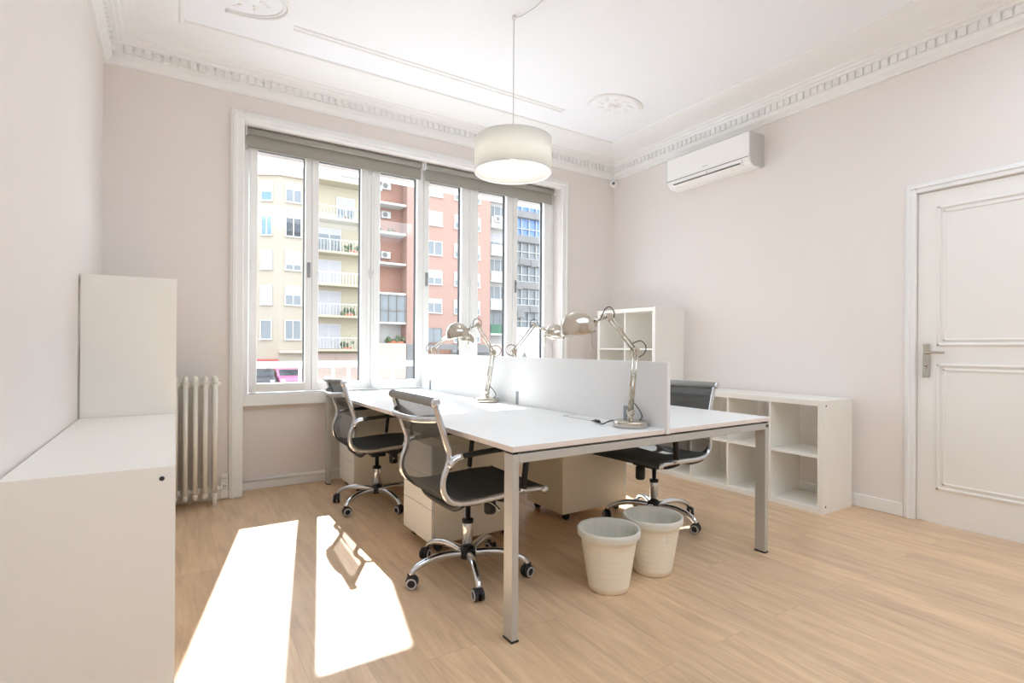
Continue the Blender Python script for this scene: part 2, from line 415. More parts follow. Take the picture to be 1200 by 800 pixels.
# ---------------------------------------------------------------- door
d = thing('door_1', 'white two-panel door in the right wall', 'door', (XR, (DY0+DY1)/2, 0)); del d['category']; struct(d)
W = (DY1-DY0)/2
mb = MB().box(.0, .04, -W+.004, W-.004, .006, DZ-.004, bev=.002)
mb.build('door_leaf', DOORM, d)
def panel(z0, z1):
    mb = MB(); y0, y1 = -W+.11, W-.11
    for k, (o_, t_) in enumerate(((0, .009), (.03, .006))):
        for a in ((y0+o_, y1-o_, z0+o_, z0+o_+.016), (y0+o_, y1-o_, z1-o_-.016, z1-o_), (y0+o_, y0+o_+.016, z0+o_, z1-o_), (y1-o_-.016, y1-o_, z0+o_, z1-o_)):
            mb.box(-t_, .003, *a, bev=.004, seg=2)
    mb.build('door_moulding', DOORM, d)
panel(.225, 1.03); panel(1.145, 2.04)
mb = MB()
for a in ((W+.002, W+.062, 0, DZ+.06), (-W-.062, -W-.002, 0, DZ+.06)):
    mb.box(-.022, -.001, a[0], a[1], a[2], a[3], bev=.004)
    yy = a[0]+.03
    mb.box(-.03, -.02, yy, yy+.014, 0, a[3]-.001, bev=.003)
mb.box(-.022, -.001, -W-.002, W+.002, DZ+.002, DZ+.06, bev=.004).box(-.03, -.02, -W-.03, W+.03, DZ+.03, DZ+.044, bev=.003)
mb.build('door_frame', TRIM, d)
mb = MB().box(-.008, -.0005, W-.075, W-.032, .94, 1.158, bev=.003, seg=2)
mb.lathe([(.0, -.0125), (.009, -.0125), (.009, -.008), (0, -.008)], (0, W-.053, 1.02), 14, 'X').box(-.0125, -.008, W-.057, W-.049, .99, 1.02, bev=.001)
mb.tube([(-.004, W-.053, 1.098), (-.045, W-.053, 1.098), (-.052, W-.075, 1.10), (-.05, W-.12, 1.103), (-.05, W-.165, 1.103)], .008, 10, 4)
mb.build('door_handle', NICKEL, d)

# ---------------------------------------------------------------- furniture
def cube_shelf(label, loc, rz, ncol, nrow, length, height, group, depth=.39, lock=None, gap=0):
    # local: x along length from 0, y depth from 0 (open front) to depth, z up
    r = thing('cube_shelf', label, 'shelf unit', loc, rz, group)
    T, t = .038, .016
    a, b = (0, T) if height > length else (T, 0)
    mb = MB().box(a, length-a, 0, depth, 0, T, bev=.001).box(a, length-a, 0, depth, height-T, height, bev=.001)
    mb.box(0, T, 0, depth, b, height-b, bev=.001).box(length-T, length, 0, depth, b, height-b, bev=.001)
    mb.build('outer_frame', SHELFW, r)
    iw = (length-2*T-(ncol-1)*t)/ncol; ih = (height-2*T-(nrow-1)*t)/nrow
    for i in range(1, ncol):
        x = T+i*iw+(i-1)*t
        MB().box(x, x+t, .003, depth-.003, T, height-T).build('upright', SHELFW, r)
    for j in range(1, nrow):
        z = T+j*ih+(j-1)*t
        for i in range(ncol):
            x = T+i*(iw+t)
            MB().box(x, x+iw, .003, depth-.003, z, z+t).build('shelf_board', SHELFW, r)
    # cam locks on the end panels
    for x, sg in (((0, -1), (length, 1)) if length > 1 else ()):
        for y in (.035,):
            for z in (.05, height-.036):
                MB().lathe([(0, 0), (.007, 0), (.0072, sg*.0012), (.003, sg*.0014), (0, sg*.0005)], (x, y, z), 14, 'X').build('cam_lock', GASK, r)
    return r
# right wall: front faces -X  (local y -> +X, local x -> -Y): rz=-90deg
cube_shelf('low white shelf unit of two rows of open cubes along the right wall', (3.691, 3.362, 0), -R(90), 4, 2, 1.472, .77, 'white open cube shelf units', lock=True)
cube_shelf('tall white shelf unit of open cubes in the far right corner', (3.691, 4.160, 0), -R(90), 2, 4, .782, 1.50, 'white open cube shelf units')
# left wall: front faces +X (local y -> -X, local x -> +Y): rz=90deg
cube_shelf('low white shelf unit at the left wall, its plain end panel with a dark screw', (.004, 1.925, 0), R(90), 4, 2, 1.47, .75, 'white open cube shelf units at the left wall', depth=.404)
cube_shelf('tall white shelf unit by the left wall, behind the low one and beside the radiator', (.007, 3.402, 0), R(90), 2, 4, .74, 1.475, 'white open cube shelf units at the left wall', depth=.407)

# bench desk
DR = .0119
desk = thing('bench_desk', 'long white bench desk on grey metal legs in the middle of the room', 'desk', (1.072, 1.678, 0), DR)
DW, DL, DT, DHH = 1.69, 2.80, .025, .745
for k in range(2):
    x0 = 0 if k == 0 else .8635
    x1 = .8415 if k == 0 else DW
    o = MB().box(x0, x1, 0, DL, DHH-DT+.002, DHH, bev=.0015).build('desktop', LAMI, desk)
    o.data.materials.append(EDGE)
    for f in o.data.polygons:
        if abs(f.normal.z) < .3: f.material_index = 1
for y in (.005, DL-.065):
    for x in (.004, DW-.034):
        MB().box(x, x+.03, y, y+.06, .008, DHH-DT-.008, bev=.002).build('leg', ALU, desk)
        MB().box(x-.001, x+.031, y-.001, y+.061, 0, .008).build('leg_foot', BLACK, desk)
    MB().box(.034, DW-.034, y, y+.06, DHH-DT-.042, DHH-DT-.008, bev=.002).build('end_beam', ALU, desk)
for x in (.12, .72, DW-.76, DW-.16):
    MB().box(x, x+.04, .067, DL-.067, DHH-DT-.040, DHH-DT-.008, bev=.002).build('long_beam', ALU, desk)
for y in (.005, DL-.065):
    for x in (.004, DW-.034): MB().box(x+.003, x+.027, y+.005, y+.055, DHH-DT-.008, DHH-DT+.001).build('spacer', BLACK, desk)
for k in range(3): 
    x = DW-.031+k*.009
    MB().box(x, x+.005, .0035, .006, DHH-DT-.03, DHH-DT-.016).build('leg_slot', BLACK, desk)
# cable flap lines on the left top
for (y0, y1) in ((.30, .62), (1.72, 2.04)):
    mb = MB().box(.735, .738, y0, y1, DHH-.0005, DHH+.0008).box(.735, .83, y0, y0+.002, DHH-.0005, DHH+.0008).box(.735, .83, y1-.002, y1, DHH-.0005, DHH+.0008)
    mb.build('cable_flap', GASK, desk)
# divider screen
div = thing('desk_screen', 'white upright divider panel running down the middle of the desk', 'desk divider', (1.072, 1.678, 0), DR)
DX = .8525
MB().box(DX-.0105, DX+.0105, -.012, DL-.02, .722, 1.055, bev=.0012).build('screen_panel', LAMI, div)
for y in (.25, 1.23, 2.6):
    for sgn in (-1, 1):
        a, b = sorted((DX+sgn*.0105, DX+sgn*.0165))
        MB().box(a, b, y-.012, y+.012, DHH+.0005, DHH+.085, bev=.001).build('bracket', ALUD, div)

# pedestals
def pedestal(label, loc, flip, group):
    # local: drawer fronts face -x ; size .57 x .40 x .56 tall
    r = thing('drawer_pedestal', label, 'drawer cabinet', loc, DR+(PI if flip else 0), group)
    D, Wd, z0, z1 = .565, .40, .052, .585
    MB().box(.02, D, -Wd/2, Wd/2, z0, z1, bev=.0015).build('body', PEDW, r)
    for a, b in ((z0+.001, .236), (.239, .412), (.415, z1-.001)):
        dr = MB().box(0, .018, -Wd/2+.001, Wd/2-.001, a, b, bev=.002).build('drawer_front', SHELFW, r)
        if a > .4: MB().lathe([(0, -.004), (.009, -.004), (.01, 0), (0, 0)], (0, Wd/2-.04, b-.035), 14, 'X').build('lock', ALUD, dr)
    for x in (.06, D-.06):
        for y in (-Wd/2+.045, Wd/2-.045):
            cc = MB().tube([(x-.002, y-.011, .024), (x-.002, y+.011, .024)], .024, 16, 1)
            cc.box(x-.018, x+.022, y-.014, y+.014, .03, .0515, bev=.004).build('caster', BLACK, r)
    return r
GP = 'cream drawer pedestals under the desk'
pedestal('cream drawer pedestal behind the nearest chair, its drawer fronts showing', (1.165, 2.83, 0), False, GP)
pedestal('cream drawer pedestal beside the far chair, nearest the window', (1.14, 4.20, 0), False, GP)
pedestal('cream drawer pedestal behind the two wastebaskets, its closed back showing', (2.655, 2.885, 0), True, GP)
pedestal('cream drawer pedestal at the far end of the desk under its right half', (2.66, 4.20, 0), True, GP)

# ---------------------------------------------------------------- office chair (faces +x, left is +y)
PROF = [(-.294, .880), (-.268, .800), (-.238, .710), (-.221, .655), (-.228, .605), (-.245, .560), (-.250, .515), (-.238, .475), (-.210, .447), (-.165, .433),
        (-.080, .430), (.030, .436), (.150, .442), (.240, .441), (.283, .436)]
def interp(lo, hi, n=5):
    P = tube_pts([(x, 0, z) for x, z in PROF[lo:hi]], n); return [(p.x, p.z) for p in P]
def make_chair(label, loc, rz, star, group):
    r = thing('office_chair', label, 'chair', loc, rz, group)
    HW = .247
    # mesh back (two skins joined by solidify), darker seat
    def sag(t, s): return s*(1-(2*t-1)**2)
    back = interp(0, 9); rows = []
    for (x, z) in back:
        rows.append([(x-sag(k/8, .014), -HW+.006+(2*HW-.012)*k/8, z) for k in range(9)])
    MB().sheet(rows).build('backrest', MESHF, r)
    seat = interp(8, 15, 4); rows = []
    for (x, z) in seat: rows.append([(x, -HW+.006+(2*HW-.012)*k/8, z+.004-sag(k/8, .010)) for k in range(9)])
    MB().sheet(rows).build('seat', SEATF, r, solid=.02)
    # padded strip at the top and front rolls
    MB().tube([(-.294, -HW-.012, .882), (-.294, HW+.012, .882)], .020, 16, 1).build('headroll', ROLLF, r)
    MB().tube([(.283, -HW-.008, .437), (.283, HW+.008, .437)], .014, 14, 1).build('front_roll', SEATF, r)
    rows = [[(x-.004, -HW+.006+(2*HW-.012)*k/4, z) for k in range(5)] for (x, z) in interp(0, 3)]
    MB().sheet(rows).build('top_band', MESHF, r)
    for s in (-1, 1):
        P = interp(0, 15, 4)
        MB().tube([(x, s*HW, z) for x, z in P], .0115, 10, 1, flat=1.25, up=(1, 0, 0)).build('side_rail', CHROME, r)
        mb = MB().lathe([(0, 0), (.021, 0), (.023, s*.006), (.018, s*.012), (.009, s*.013), (0, s*.0145)], (-.294, s*(HW+.012), .882), 18, 'Y')
        mb.build('end_cap', CHROME, r)
        MB().lathe([(0, 0), (.017, 0), (.019, s*.006), (.012, s*.011), (0, s*.012)], (.283, s*(HW+.008), .437), 18, 'Y').build('end_cap', CHROME, r)
        y = s*(HW+.022)
        arm = MB().tube([(-.165, y, .646), (-.05, y, .654), (.06, y, .656), (.135, y, .648), (.165, y, .622), (.163, y, .575), (.155, y, .51), (.150, y, .462)], .012, 10, 4, flat=1.5, up=(0, 1, 0)).build('armrest', BLACK, r)
        MB().tube([(-.222, s*HW, .60), (-.226, y, .615), (-.205, y, .636), (-.165, y, .646)], .011, 10, 4, flat=1.5, up=(0, 1, 0)).build('arm_elbow', CHROME, arm)
        MB().tube([(.150, y, .464), (.149, s*(HW+.012), .447), (.149, s*HW, .442)], .011, 10, 3).build('arm_foot', CHROME, arm)
    # bow handle behind the back
    MB().tube([(-.262, -HW, .812), (-.292, -HW+.02, .806), (-.330, -HW*.55, .800), (-.340, 0, .798), (-.330, HW*.55, .800), (-.292, HW-.02, .806), (-.262, HW, .812)], .008, 10, 4, flat=2.0, up=(0, 0, 1)).build('back_bow', CHROME, r)
    # cross braces under the seat
    for x, z in ((-.155, .416), (.10, .420)):
        MB().tube([(x, -HW, z+.014), (x+.002, -HW+.05, z-.012), (x, -.12, z-.03), (x, .12, z-.03), (x+.002, HW-.05, z-.012), (x, HW, z+.014)], .013, 8, 4, flat=1.3).build('seat_brace', BLACK, r)
    for s in (-1, 1):
        MB().tube([(-.245, s*(HW-.002), .50), (-.225, s*(HW-.03), .455), (-.18, s*(HW-.09), .418), (-.10, s*.10, .398), (-.02, s*.06, .395)], .009, 8, 4).build('back_brace', BLACK, r)
    mb = MB().box(-.13, .14, -.065, .065, .372, .402, bev=.008, seg=2).box(-.05, .05, -.05, .05, .345, .374, bev=.006, seg=2)
    mb.build('tilt_mechanism', BLACK, r)
    MB().lathe([(0, 0), (.025, 0), (.030, .01), (.030, .078), (.022, .086), (0, .086)], (.115, -.02, .286), 18).build('tension_knob', BLACK, r)
    MB().tube([(.03, -.05, .385), (.045, -.15, .382), (.05, -.20, .372), (.052, -.225, .36)], .005, 8, 4).build('height_lever', CHROME, r)
    mb = MB().lathe([(0, .10), (.026, .10), (.026, .262), (.023, .268), (.0145, .269), (.0145, .345), (0, .345)], (0, 0, 0), 22)
    mb.build('gas_lift', CHROME, r)
    MB().lathe([(0, .255), (.0285, .255), (.0285, .272), (.016, .276), (0, .276)], (0, 0, 0), 22).build('lift_collar', BLACK, r)
    b = MB().lathe([(0, .083), (.036, .083), (.041, .09), (.041, .125), (.034, .133), (.027, .136), (0, .136)], (0, 0, 0), 24).build('star_base', BLACK, r)
    for k in range(5):
        a = R(star+72*k)-rz; c_, s_ = math.cos(a), math.sin(a)
        L = [(.034, .108), (.10, .116), (.17, .116), (.23, .103), (.275, .083), (.298, .058)]
        MB().tube([(c_*q, s_*q, z) for q, z in L], .015, 10, 4, rr=(.020, .014), flat=1., up=(0, 0, 1)).build('leg', CHROME, r)
        ca = MB(); cx, cy = c_*.303, s_*.303; t = a+R(70+40*k)
        tx, ty = math.cos(t), math.sin(t)
        hc = Vector((cx+tx*.012, cy+ty*.012, .028)); ax = Vector((-ty, tx, 0))
        ca.tube([(cx, cy, .040), (cx, cy, .066)], .010, 10, 1)
        for s in (-1, 1):
            ca.tube([hc+ax*s*.006, hc+ax*s*.022], .027, 18, 1)
        # hood
        hp = []
        for q in range(9):
            an = R(20+q*20); hp.append(hc+Vector((tx, ty, 0))*math.cos(an)*-.0285+Vector((0, 0, 1))*math.sin(an)*.0285)
        for s in (-1, 1):
            ca.tube([p+ax*s*.0115 for p in hp], .0105, 6, 1, flat=.25)
        co = ca.build('caster', RUBBER, r)
        for s in (-1, 1):
            rg = MB()
            q = [hc+ax*s*.0225+(Vector((tx, ty, 0))*math.cos(2*PI*j/16)+Vector((0, 0, 1))*math.sin(2*PI*j/16))*.0215 for j in range(17)]
            rg.tube(q, .0042, 6, 1)
            rg.build('wheel_ring', GREYR, co)
    return r
GC = 'mesh office chairs around the desk'
make_chair('black mesh office chair with chrome arms at the near left of the desk', (1.225, 2.325, 0), 0, 36, GC)
make_chair('black mesh office chair at the left of the desk, nearer the window', (1.215, 3.69, 0), R(-2), 66, GC)
make_chair('black mesh office chair on the right side of the desk, behind the wastebaskets', (2.62, 2.40, 0), R(186), 64, GC)

# ---------------------------------------------------------------- wastebaskets
def bin_(label, loc, rz, rt=.142):
    r = thing('wastebasket', label, 'wastebasket', loc, rz, 'white wastebaskets by the desk leg')
    H = .278; rb = .092
    prof = [(0, 0), (rb-.006, 0), (rb, .004)]
    k = 9
    for i in range(1, k):   # faint rings
        z = .004+(H-.03)*i/k; q = rb+(rt-.006-rb)*z/H
        prof += [(q, z-.003), (q+.0003, z), (q, z+.003)]
    prof += [(rt-.006, H-.022), (rt, H-.02), (rt, H), (rt-.004, H+.001), (rt-.006, H-.006), (rb-.004, .006), (0, .006)]
    MB().lathe(prof, (0, 0, 0), 56).build('basket', BIN, r)
    # liner: wrinkled bag folded over the rim
    mb = MB(); n = 96; rings = []
    rnd = random.Random(int(rz*100))
    ph = [rnd.uniform(0, 6) for _ in range(4)]
    def wr(a, amp): return amp*(math.sin(5*a+ph[0])+.7*math.sin(11*a+ph[1])+.5*math.sin(23*a+ph[2])+.4*math.sin(37*a+ph[3]))
    spec = [(rt+.0015, H-.030, .0006, .0035), (rt+.0035, H-.016, .0006, 0), (rt+.004, H+.0005, .0006, 0), (rt, H+.005, .0003, 0), (rt-.008, H+.001, .0012, 0), (rt-.016, H-.03, .0018, 0), (rt-.024, H-.09, .0024, 0), (rb+.01, .12, .0025, 0), (rb-.012, .03, .002, 0)]
    for (q, z, amp, zz) in spec:
        rings.append([mb.bm.verts.new(((q+wr(2*PI*j/n, amp))*math.cos(2*PI*j/n), (q+wr(2*PI*j/n, amp))*math.sin(2*PI*j/n), z+wr(2*PI*j/n+1, zz*.4))) for j in range(n)])
    for i in range(len(rings)-1):
        for j in range(n):
            f = mb.bm.faces.new((rings[i][j], rings[i][(j+1) % n], rings[i+1][(j+1) % n], rings[i+1][j])); f.smooth = True
    mb.bm.faces.new(rings[-1])
    mb.build('liner', LINER, r)
bin_('white wastebasket with a folded-over liner, the nearer and lower-left of the pair', (1.717, 1.848, 0), .3)
bin_('white wastebasket with a folded-over liner, half behind the other one', (2.035, 1.872, 0), 1.9, .145)

# ---------------------------------------------------------------- desk lamps
def lamp(label, base, az, elbow, wrist, neck, tilt, cable=None):
    # local x = direction the head points; elbow/wrist/neck are (x, z above the desk)
    r = thing('desk_lamp', label, 'desk lamp', base, az, 'chrome jointed desk lamps')
    mb = MB().lathe([(0, 0), (.077, 0), (.080, .003), (.080, .024), (.077, .029), (.03, .031), (0, .031)], (0, 0, 0), 44)
    mb.build('base', NICKEL, r)
    mb = MB().tube([(0, 0, .02), (0, 0, .062)], .013, 14, 1).box(-.012, .012, -.02, .02, .055, .082, bev=.004)
    mb.tube([(0, -.026, .07), (0, .026, .07)], .006, 10, 1); mb.build('post', NICKEL, r)
    e = Vector((elbow[0], 0, elbow[1])); w = Vector((wrist[0], 0, wrist[1])); k = Vector((neck[0], 0, neck[1]))
    s0 = Vector((0, 0, .072)); dr = (e-s0).normalized(); nr = Vector((-dr.z, 0, dr.x))
    mb = MB()
    for q in (-.013, .013): mb.tube([s0+nr*q, e+nr*q], .0052, 10, 1)
    for q in (.30, .62): mb.tube([s0+dr*(e-s0).length*q+nr*-.016, s0+dr*(e-s0).length*q+nr*.016], .003, 8, 1)
    mb.tube([s0-nr*.0+Vector((0, 0, .0)), s0+dr*.17], .0035, 8, 1)
    mb.build('lower_arm', NICKEL, r)
    j = MB()
    for p in (e,):
        j.tube([p+Vector((0, -.014, 0)), p+Vector((0, .014, 0))], .019, 18, 1); j.tube([p+Vector((0, -.02, 0)), p+Vector((0, .02, 0))], .007, 12, 1)
    j.build('elbow_joint', NICKEL, r)
    du = (w-e).normalized(); nu = Vector((-du.z, 0, du.x)); mb = MB()
    for q in (-.010, .010): mb.tube([e+nu*q, w+nu*q], .0048, 10, 1)
    mb.tube([e+du*(w-e).length*.5-nu*.013, e+du*(w-e).length*.5+nu*.013], .003, 8, 1)
    mb.build('upper_arm', NICKEL, r)
    j = MB(); j.tube([w+Vector((0, -.012, 0)), w+Vector((0, .012, 0))], .016, 16, 1)
    j.tube([w, k], .0055, 10, 1); m_ = w.lerp(k, .72)
    j.ball(m_, .012, (1, 1, 1.2)); j.tube([m_+Vector((0, 0, -.026)), m_+Vector((0, 0, .022))], .005, 10, 1)
    j.build('wrist_joint', NICKEL, r)
    # shade: dome whose axis tilts; opens downwards
    M = Matrix.Rotation(tilt, 3, 'Y'); prof = []
    RR = .078
    for q in range(0, 11):
        a = R(90-q*9.0); prof.append((RR*math.cos(a), .012+RR*.98*math.sin(a)))
    prof += [(RR, 0), (RR-.001, -.012), (RR-.003, -.012)]
    for q in range(10, -1, -1):
        a = R(90-q*9.0); prof.append(((RR-.003)*math.cos(a), .012+(RR*.98-.003)*math.sin(a)))
    c = k+M @ Vector((RR*.98+.004, 0, -.022)) if True else k
    sh = MB(); sh.lathe(prof, c, 36, 'Z', M)
    so = sh.build('lamp_shade', NICKEL, r)
    MB().lathe([(0, -.004), (.022, -.004), (.03, .015), (.024, .035), (.012, .05), (0, .05)], c, 20, 'Z', M).build('bulb', LEDW, so)
    # neck socket and the dangling aiming rod
    sb = MB().tube([k+Vector((-.012, 0, 0)), k+M @ Vector((.012, 0, -.004))], .011, 12, 1)
    sb.tube([k+Vector((-.004, 0, 0)), k+Vector((-.004, 0, -.03)), k+Vector((-.006, 0, -.125))], .0032, 8, 2)
    sb.build('aiming_rod', NICKEL, r)
    MB().tube([e+dr*-.03+Vector((-.014, .014, 0)), e+Vector((-.045, .016, -.012)), e+Vector((-.055, .016, .022)), e+Vector((-.02, .016, .048)), e+du*.035+Vector((.004, .014, .012))], .0026, 6, 5).build('cable', CABLE, r)
    MB().tube([w-du*.02+nu*.012+Vector((0, .012, 0)), w+Vector((-.022, .014, .022)), w+Vector((.005, .014, .044)), w+Vector((.035, .014, .03)), w.lerp(k, .55)+Vector((0, .008, .002)), k+Vector((-.01, .006, .008))], .0026, 6, 5).build('cable', CABLE, r)
    MB().tube([Vector((-.014, .012, .11)), Vector((-.045, .014, .075)), Vector((-.062, .014, .045)), Vector((-.04, .014, .028)), Vector((-.015, .012, .03))], .0026, 6, 5).build('cable', CABLE, r)
    if cable:
        MB().tube(cable, .0028, 6, 5).build('cable', CABLE, r)
    if cable:
        i = len(cable)//2; a, b = Vector(cable[i]), Vector(cable[i+1])
        MB().tube([a.lerp(b, .1)+Vector((0, 0, .004)), b+Vector((0, 0, .004))], .0075, 10, 1).build('inline_switch', CABLE, r)
    return r
Zd = DHH+.0005
# heads of lamps on the left side point to -X (az = 180deg): local x = -(X)
lamp('chrome desk lamp nearest the camera, by the near end of the divider', (1.830, 1.825, Zd), PI, (-.028, .360), (.145, .517), (.25, .486), R(12),
     cable=[(-.02, -.03, .012), (.055, -.062, .026), (.085, -.10, .006), (.06, -.15, .005), (.045, -.20, .004), (.025, -.245, .003)])
lamp('chrome desk lamp on the sunlit left top, nearer the window', (1.800, 3.145, Zd), PI, (-.044, .337), (.078, .522), (.155, .49), R(14))
lamp('chrome desk lamp behind the divider, its head pointing away to the right', (2.035, 3.10, Zd), 0, (-.05, .344), (.121, .532), (.226, .498), R(14))
lamp('chrome desk lamp behind the divider closest to the window', (2.005, 4.375, Zd), 0, (-.062, .352), (.105, .488), (.20, .470), R(14))

# ---------------------------------------------------------------- pendant
pen = thing('pendant_lamp', 'white drum pendant lamp hanging over the desk, lit', 'pendant lamp', (1.77, 2.786, 2.205))
Rp, Hp = .239, .200
mb = MB().lathe([(Rp, 0), (Rp, Hp), (Rp-.0015, Hp), (Rp-.0015, 0)], (0, 0, 0), 72, closed=True); mb.build('lamp_shade', SHADE, pen)
mb = MB().lathe([(Rp+.001, -.002), (Rp+.001, .005), (Rp-.003, .005), (Rp-.003, -.002)], (0, 0, 0), 72, closed=True)
mb.lathe([(Rp+.001, Hp-.004), (Rp+.001, Hp+.002), (Rp-.003, Hp+.002), (Rp-.003, Hp-.004)], (0, 0, 0), 72, closed=True)
mb.build('rim', LAMI, pen)
mb = MB()
for k in range(3):
    a = R(30+120*k); mb.tube([(0, 0, Hp-.03), (Rp*math.cos(a), Rp*math.sin(a), Hp-.002)], .002, 6, 1)
mb.build('spider', WIRE, pen)
MB().lathe([(0, .128), (.018, .128), (.02, .165), (.008, .18), (0, .18)], (0, 0, 0), 20).build('bulb_holder', LAMI, pen)
MB().ball((0, 0, .105), .028).build('bulb', BULB, pen)
MB().tube([(0, 0, .18), (0, 0, .973-.012)], .0024, 8, 1).build('cord', WIRE, pen)
mb = MB().lathe([(0, .951), (.012, .951), (.014, .96), (.006, .974), (0, .974)], (0, 0, 0), 16); mb.build('ceiling_hook', LAMI, pen)
MB().tube([(0, 0, .962), (.02, -.06, .952), (.045, -.15, .958), (.06, -.24, .970), (.06, -.30, .9725)], .0024, 8, 5).build('swag_cord', WIRE, pen)
L = bpy.data.lights.new('pendant_bulb', 'POINT'); L.energy = .45; L.color = (1, .985, .96); L.shadow_soft_size = .03
lo = bpy.data.objects.new('pendant_bulb_light', L); col.objects.link(lo); lo.location = (0, 0, .06); lo.parent = pen

# ---------------------------------------------------------------- air conditioner, camera, radiator, sockets
ac = thing('air_conditioner', 'white wall-mounted air conditioner high on the right wall', 'air conditioner', (XR, 3.04, 2.6))
P = [(.0015, .035), (-.035, .022), (-.09, .02), (-.125, .022), (-.165, .035), (-.188, .06), (-.197, .095), (-.20, .29), (-.185, .298), (.0015, .30)]
MB().prism([(a, b) for a, b in P], -.425, .425, 'Y').build('body', ACW, ac)
for s in (-1, 1):
    Q = [(a*.985, b*.985+.003) for a, b in P]
    MB().prism(Q, *sorted((s*.425, s*.433)), 'Y').build('side_cover', ACG, ac)
MB().box(-.2025, -.199, -.424, .424, .088, .0915).build('panel_seam', FGREY, ac)
MB().prism([(-.1995, .082), (-.196, .062), (-.172, .036), (-.176, .034), (-.200, .058), (-.2035, .082)], -.36, .36, 'Y').build('louver', ACW, ac)
MB().box(-.206, -.186, -.345, .345, .0475, .0500, rot=None).build('air_slot', HOLE, ac)
MB().box(-.2012, -.1995, -.03, .03, .125, .131).build('badge', ACG, ac)
MB().lathe([(0, -.206), (.006, -.206), (.006, -.2), (0, -.2)], (0, -.02, .068), 12, 'X').build('status_light', ACG, ac)
cam = thing('security_camera', 'small white round camera with a dark lens in the far upper corner', 'security camera', (4.070, 4.338, 2.922), R(225))
MB().ball((0, 0, 0), .040, (1, 1, 1), 3).build('housing', ACW, cam)
MB().lathe([(0, .034), (.017, .034), (.017, .041), (.013, .0415), (0, .039)], (0, 0, 0), 20, 'X').build('lens', LENS, cam)
MB().tube([(-.03, 0, .0), (-.082, 0, 0)], .016, 14, 1).build('mount', ACW, cam)
rad = thing('radiator', 'white column radiator standing by the wall left of the window', 'radiator', (.2385, 4.26, 0))
for k in range(9):
    x = -.0585*k
    mb = MB()
    for y in (-.055, 0, .055): mb.tube([(x, y, .10), (x, y, .855)], .0155, 10, 1)
    mb.tube([(x, -.055, .855), (x, -.05, .885), (x, 0, .892), (x, .05, .885), (x, .055, .855)], .016, 10, 3)
    mb.tube([(x, -.055, .10), (x, -.05, .075), (x, 0, .068), (x, .05, .075), (x, .055, .10)], .016, 10, 3)
    mb.tube([(x-.0285, 0, .845), (x+.0285, 0, .845)], .021, 12, 1).tube([(x-.0285, 0, .11), (x+.0285, 0, .11)], .021, 12, 1)
    mb.build('column_section', RAD, rad)
for x in (0, -.0585*8):
    for y in (-.055, .055): MB().tube([(x, y, .09), (x, y, 0)], .013, 10, 1, rr=(.0135, .012)).build('leg', RAD, rad)
mb = MB().tube([(.028, 0, .11), (.036, 0, .11)], .012, 12, 1).tube([(.036, 0, .11), (.05, 0, .11)], .019, 12, 1); mb.build('valve', RAD, rad)
MB().tube([(.028, 0, .845), (.036, 0, .845)], .018, 12, 1).build('end_plug', RAD, rad)
for k, (z, lab) in enumerate(((.122, 'white double socket beside the radiator'),)):
    so = thing('wall_socket', lab, 'socket', (.322, YW, z))
    MB().box(-.038, .0125, -.011, 0, -.054, .058, bev=.004, seg=2).build('face_plate', PORT, so)
    for zz in (-.026, .03):
        h = MB().lathe([(0, -.0118), (.019, -.0118), (.021, -.011), (0, -.0105)], (-.0128, 0, zz), 20, 'Y'); so2 = h.build('outlet', PORT, so)
        MB().tube([(-.0203, -.0128, zz), (-.0203, -.0118, zz)], .0038, 8, 1).tube([(-.0053, -.0128, zz), (-.0053, -.0118, zz)], .0038, 8, 1).build('pin_hole', HOLE, so2)
so = thing('junction_box', 'small white box low on the wall under the double socket', 'junction box', (.306, YW-.012, .03))
MB().box(-.022, .028, -.016, 0, -.022, .036, bev=.003).build('cover', PORT, so)

# ---------------------------------------------------------------- outside: balcony rail, street, cars, houses
br = thing('balcony_railing', 'white balcony railing just outside the window', 'railing', (0, 5.1, .0))
MB().box(-.6, 5.0, -.03, .03, .925, .980, bev=.006).build('handrail', RAILW, br)
MB().box(-.6, 5.0, -.02, .02, .06, .09, bev=.004).build('bottom_rail', RAILW, br)
for x in [.08+.44*k-.44 for k in range(12)]+[1.252]:
    MB().box(x-.011, x+.011, -.011, .011, 0, .93).build('post', RAILW, br)
struct(MB().box(-.8, 5.2, YO+.001, 5.25, -.2, 0).build('floor_balcony', FWH), 'balcony floor outside the window')
GZ = -2.0
struct(MB().box(-60, 110, 8, 120, GZ-.3, GZ).build('road', ASPH), 'pale street far below the window')

def window_unit(parent, x, z, w, h, y, fm, pm, shutter=0., sm=None, bars=1, sill=True):
    mb = MB(); t = .09
    mb.box(x-w/2-t, x-w/2, y-.08, y+.05, z-h/2-t, z+h/2+t).box(x+w/2, x+w/2+t, y-.08, y+.05, z-h/2-t, z+h/2+t)
    mb.box(x-w/2, x+w/2, y-.08, y+.05, z+h/2, z+h/2+t).box(x-w/2-.12, x+w/2+.12, y-.16, y+.05, z-h/2-t-.03, z-h/2)
    for k in range(bars):
        xx = x-w/2+w*(k+1)/(bars+1); mb.box(xx-.045, xx+.045, y-.06, y+.02, z-h/2, z+h/2)
    f = mb.build('window', fm, parent)
    MB().box(x-w/2+.001, x+w/2-.001, y-.03, y+.03, z-h/2+.001, z+h/2-.001).build('pane', pm, f)
    if shutter > 0:
        s = MB(); n = max(2, int(h*shutter/.14)); hh = h*shutter/n
        for k in range(n):
            z1 = z+h/2-k*hh; s.box(x-w/2+.002, x+w/2-.002, y-.055, y-.031, z1-hh+.012, z1)
        s.build('shutter', sm or SHUT, f)
    return f
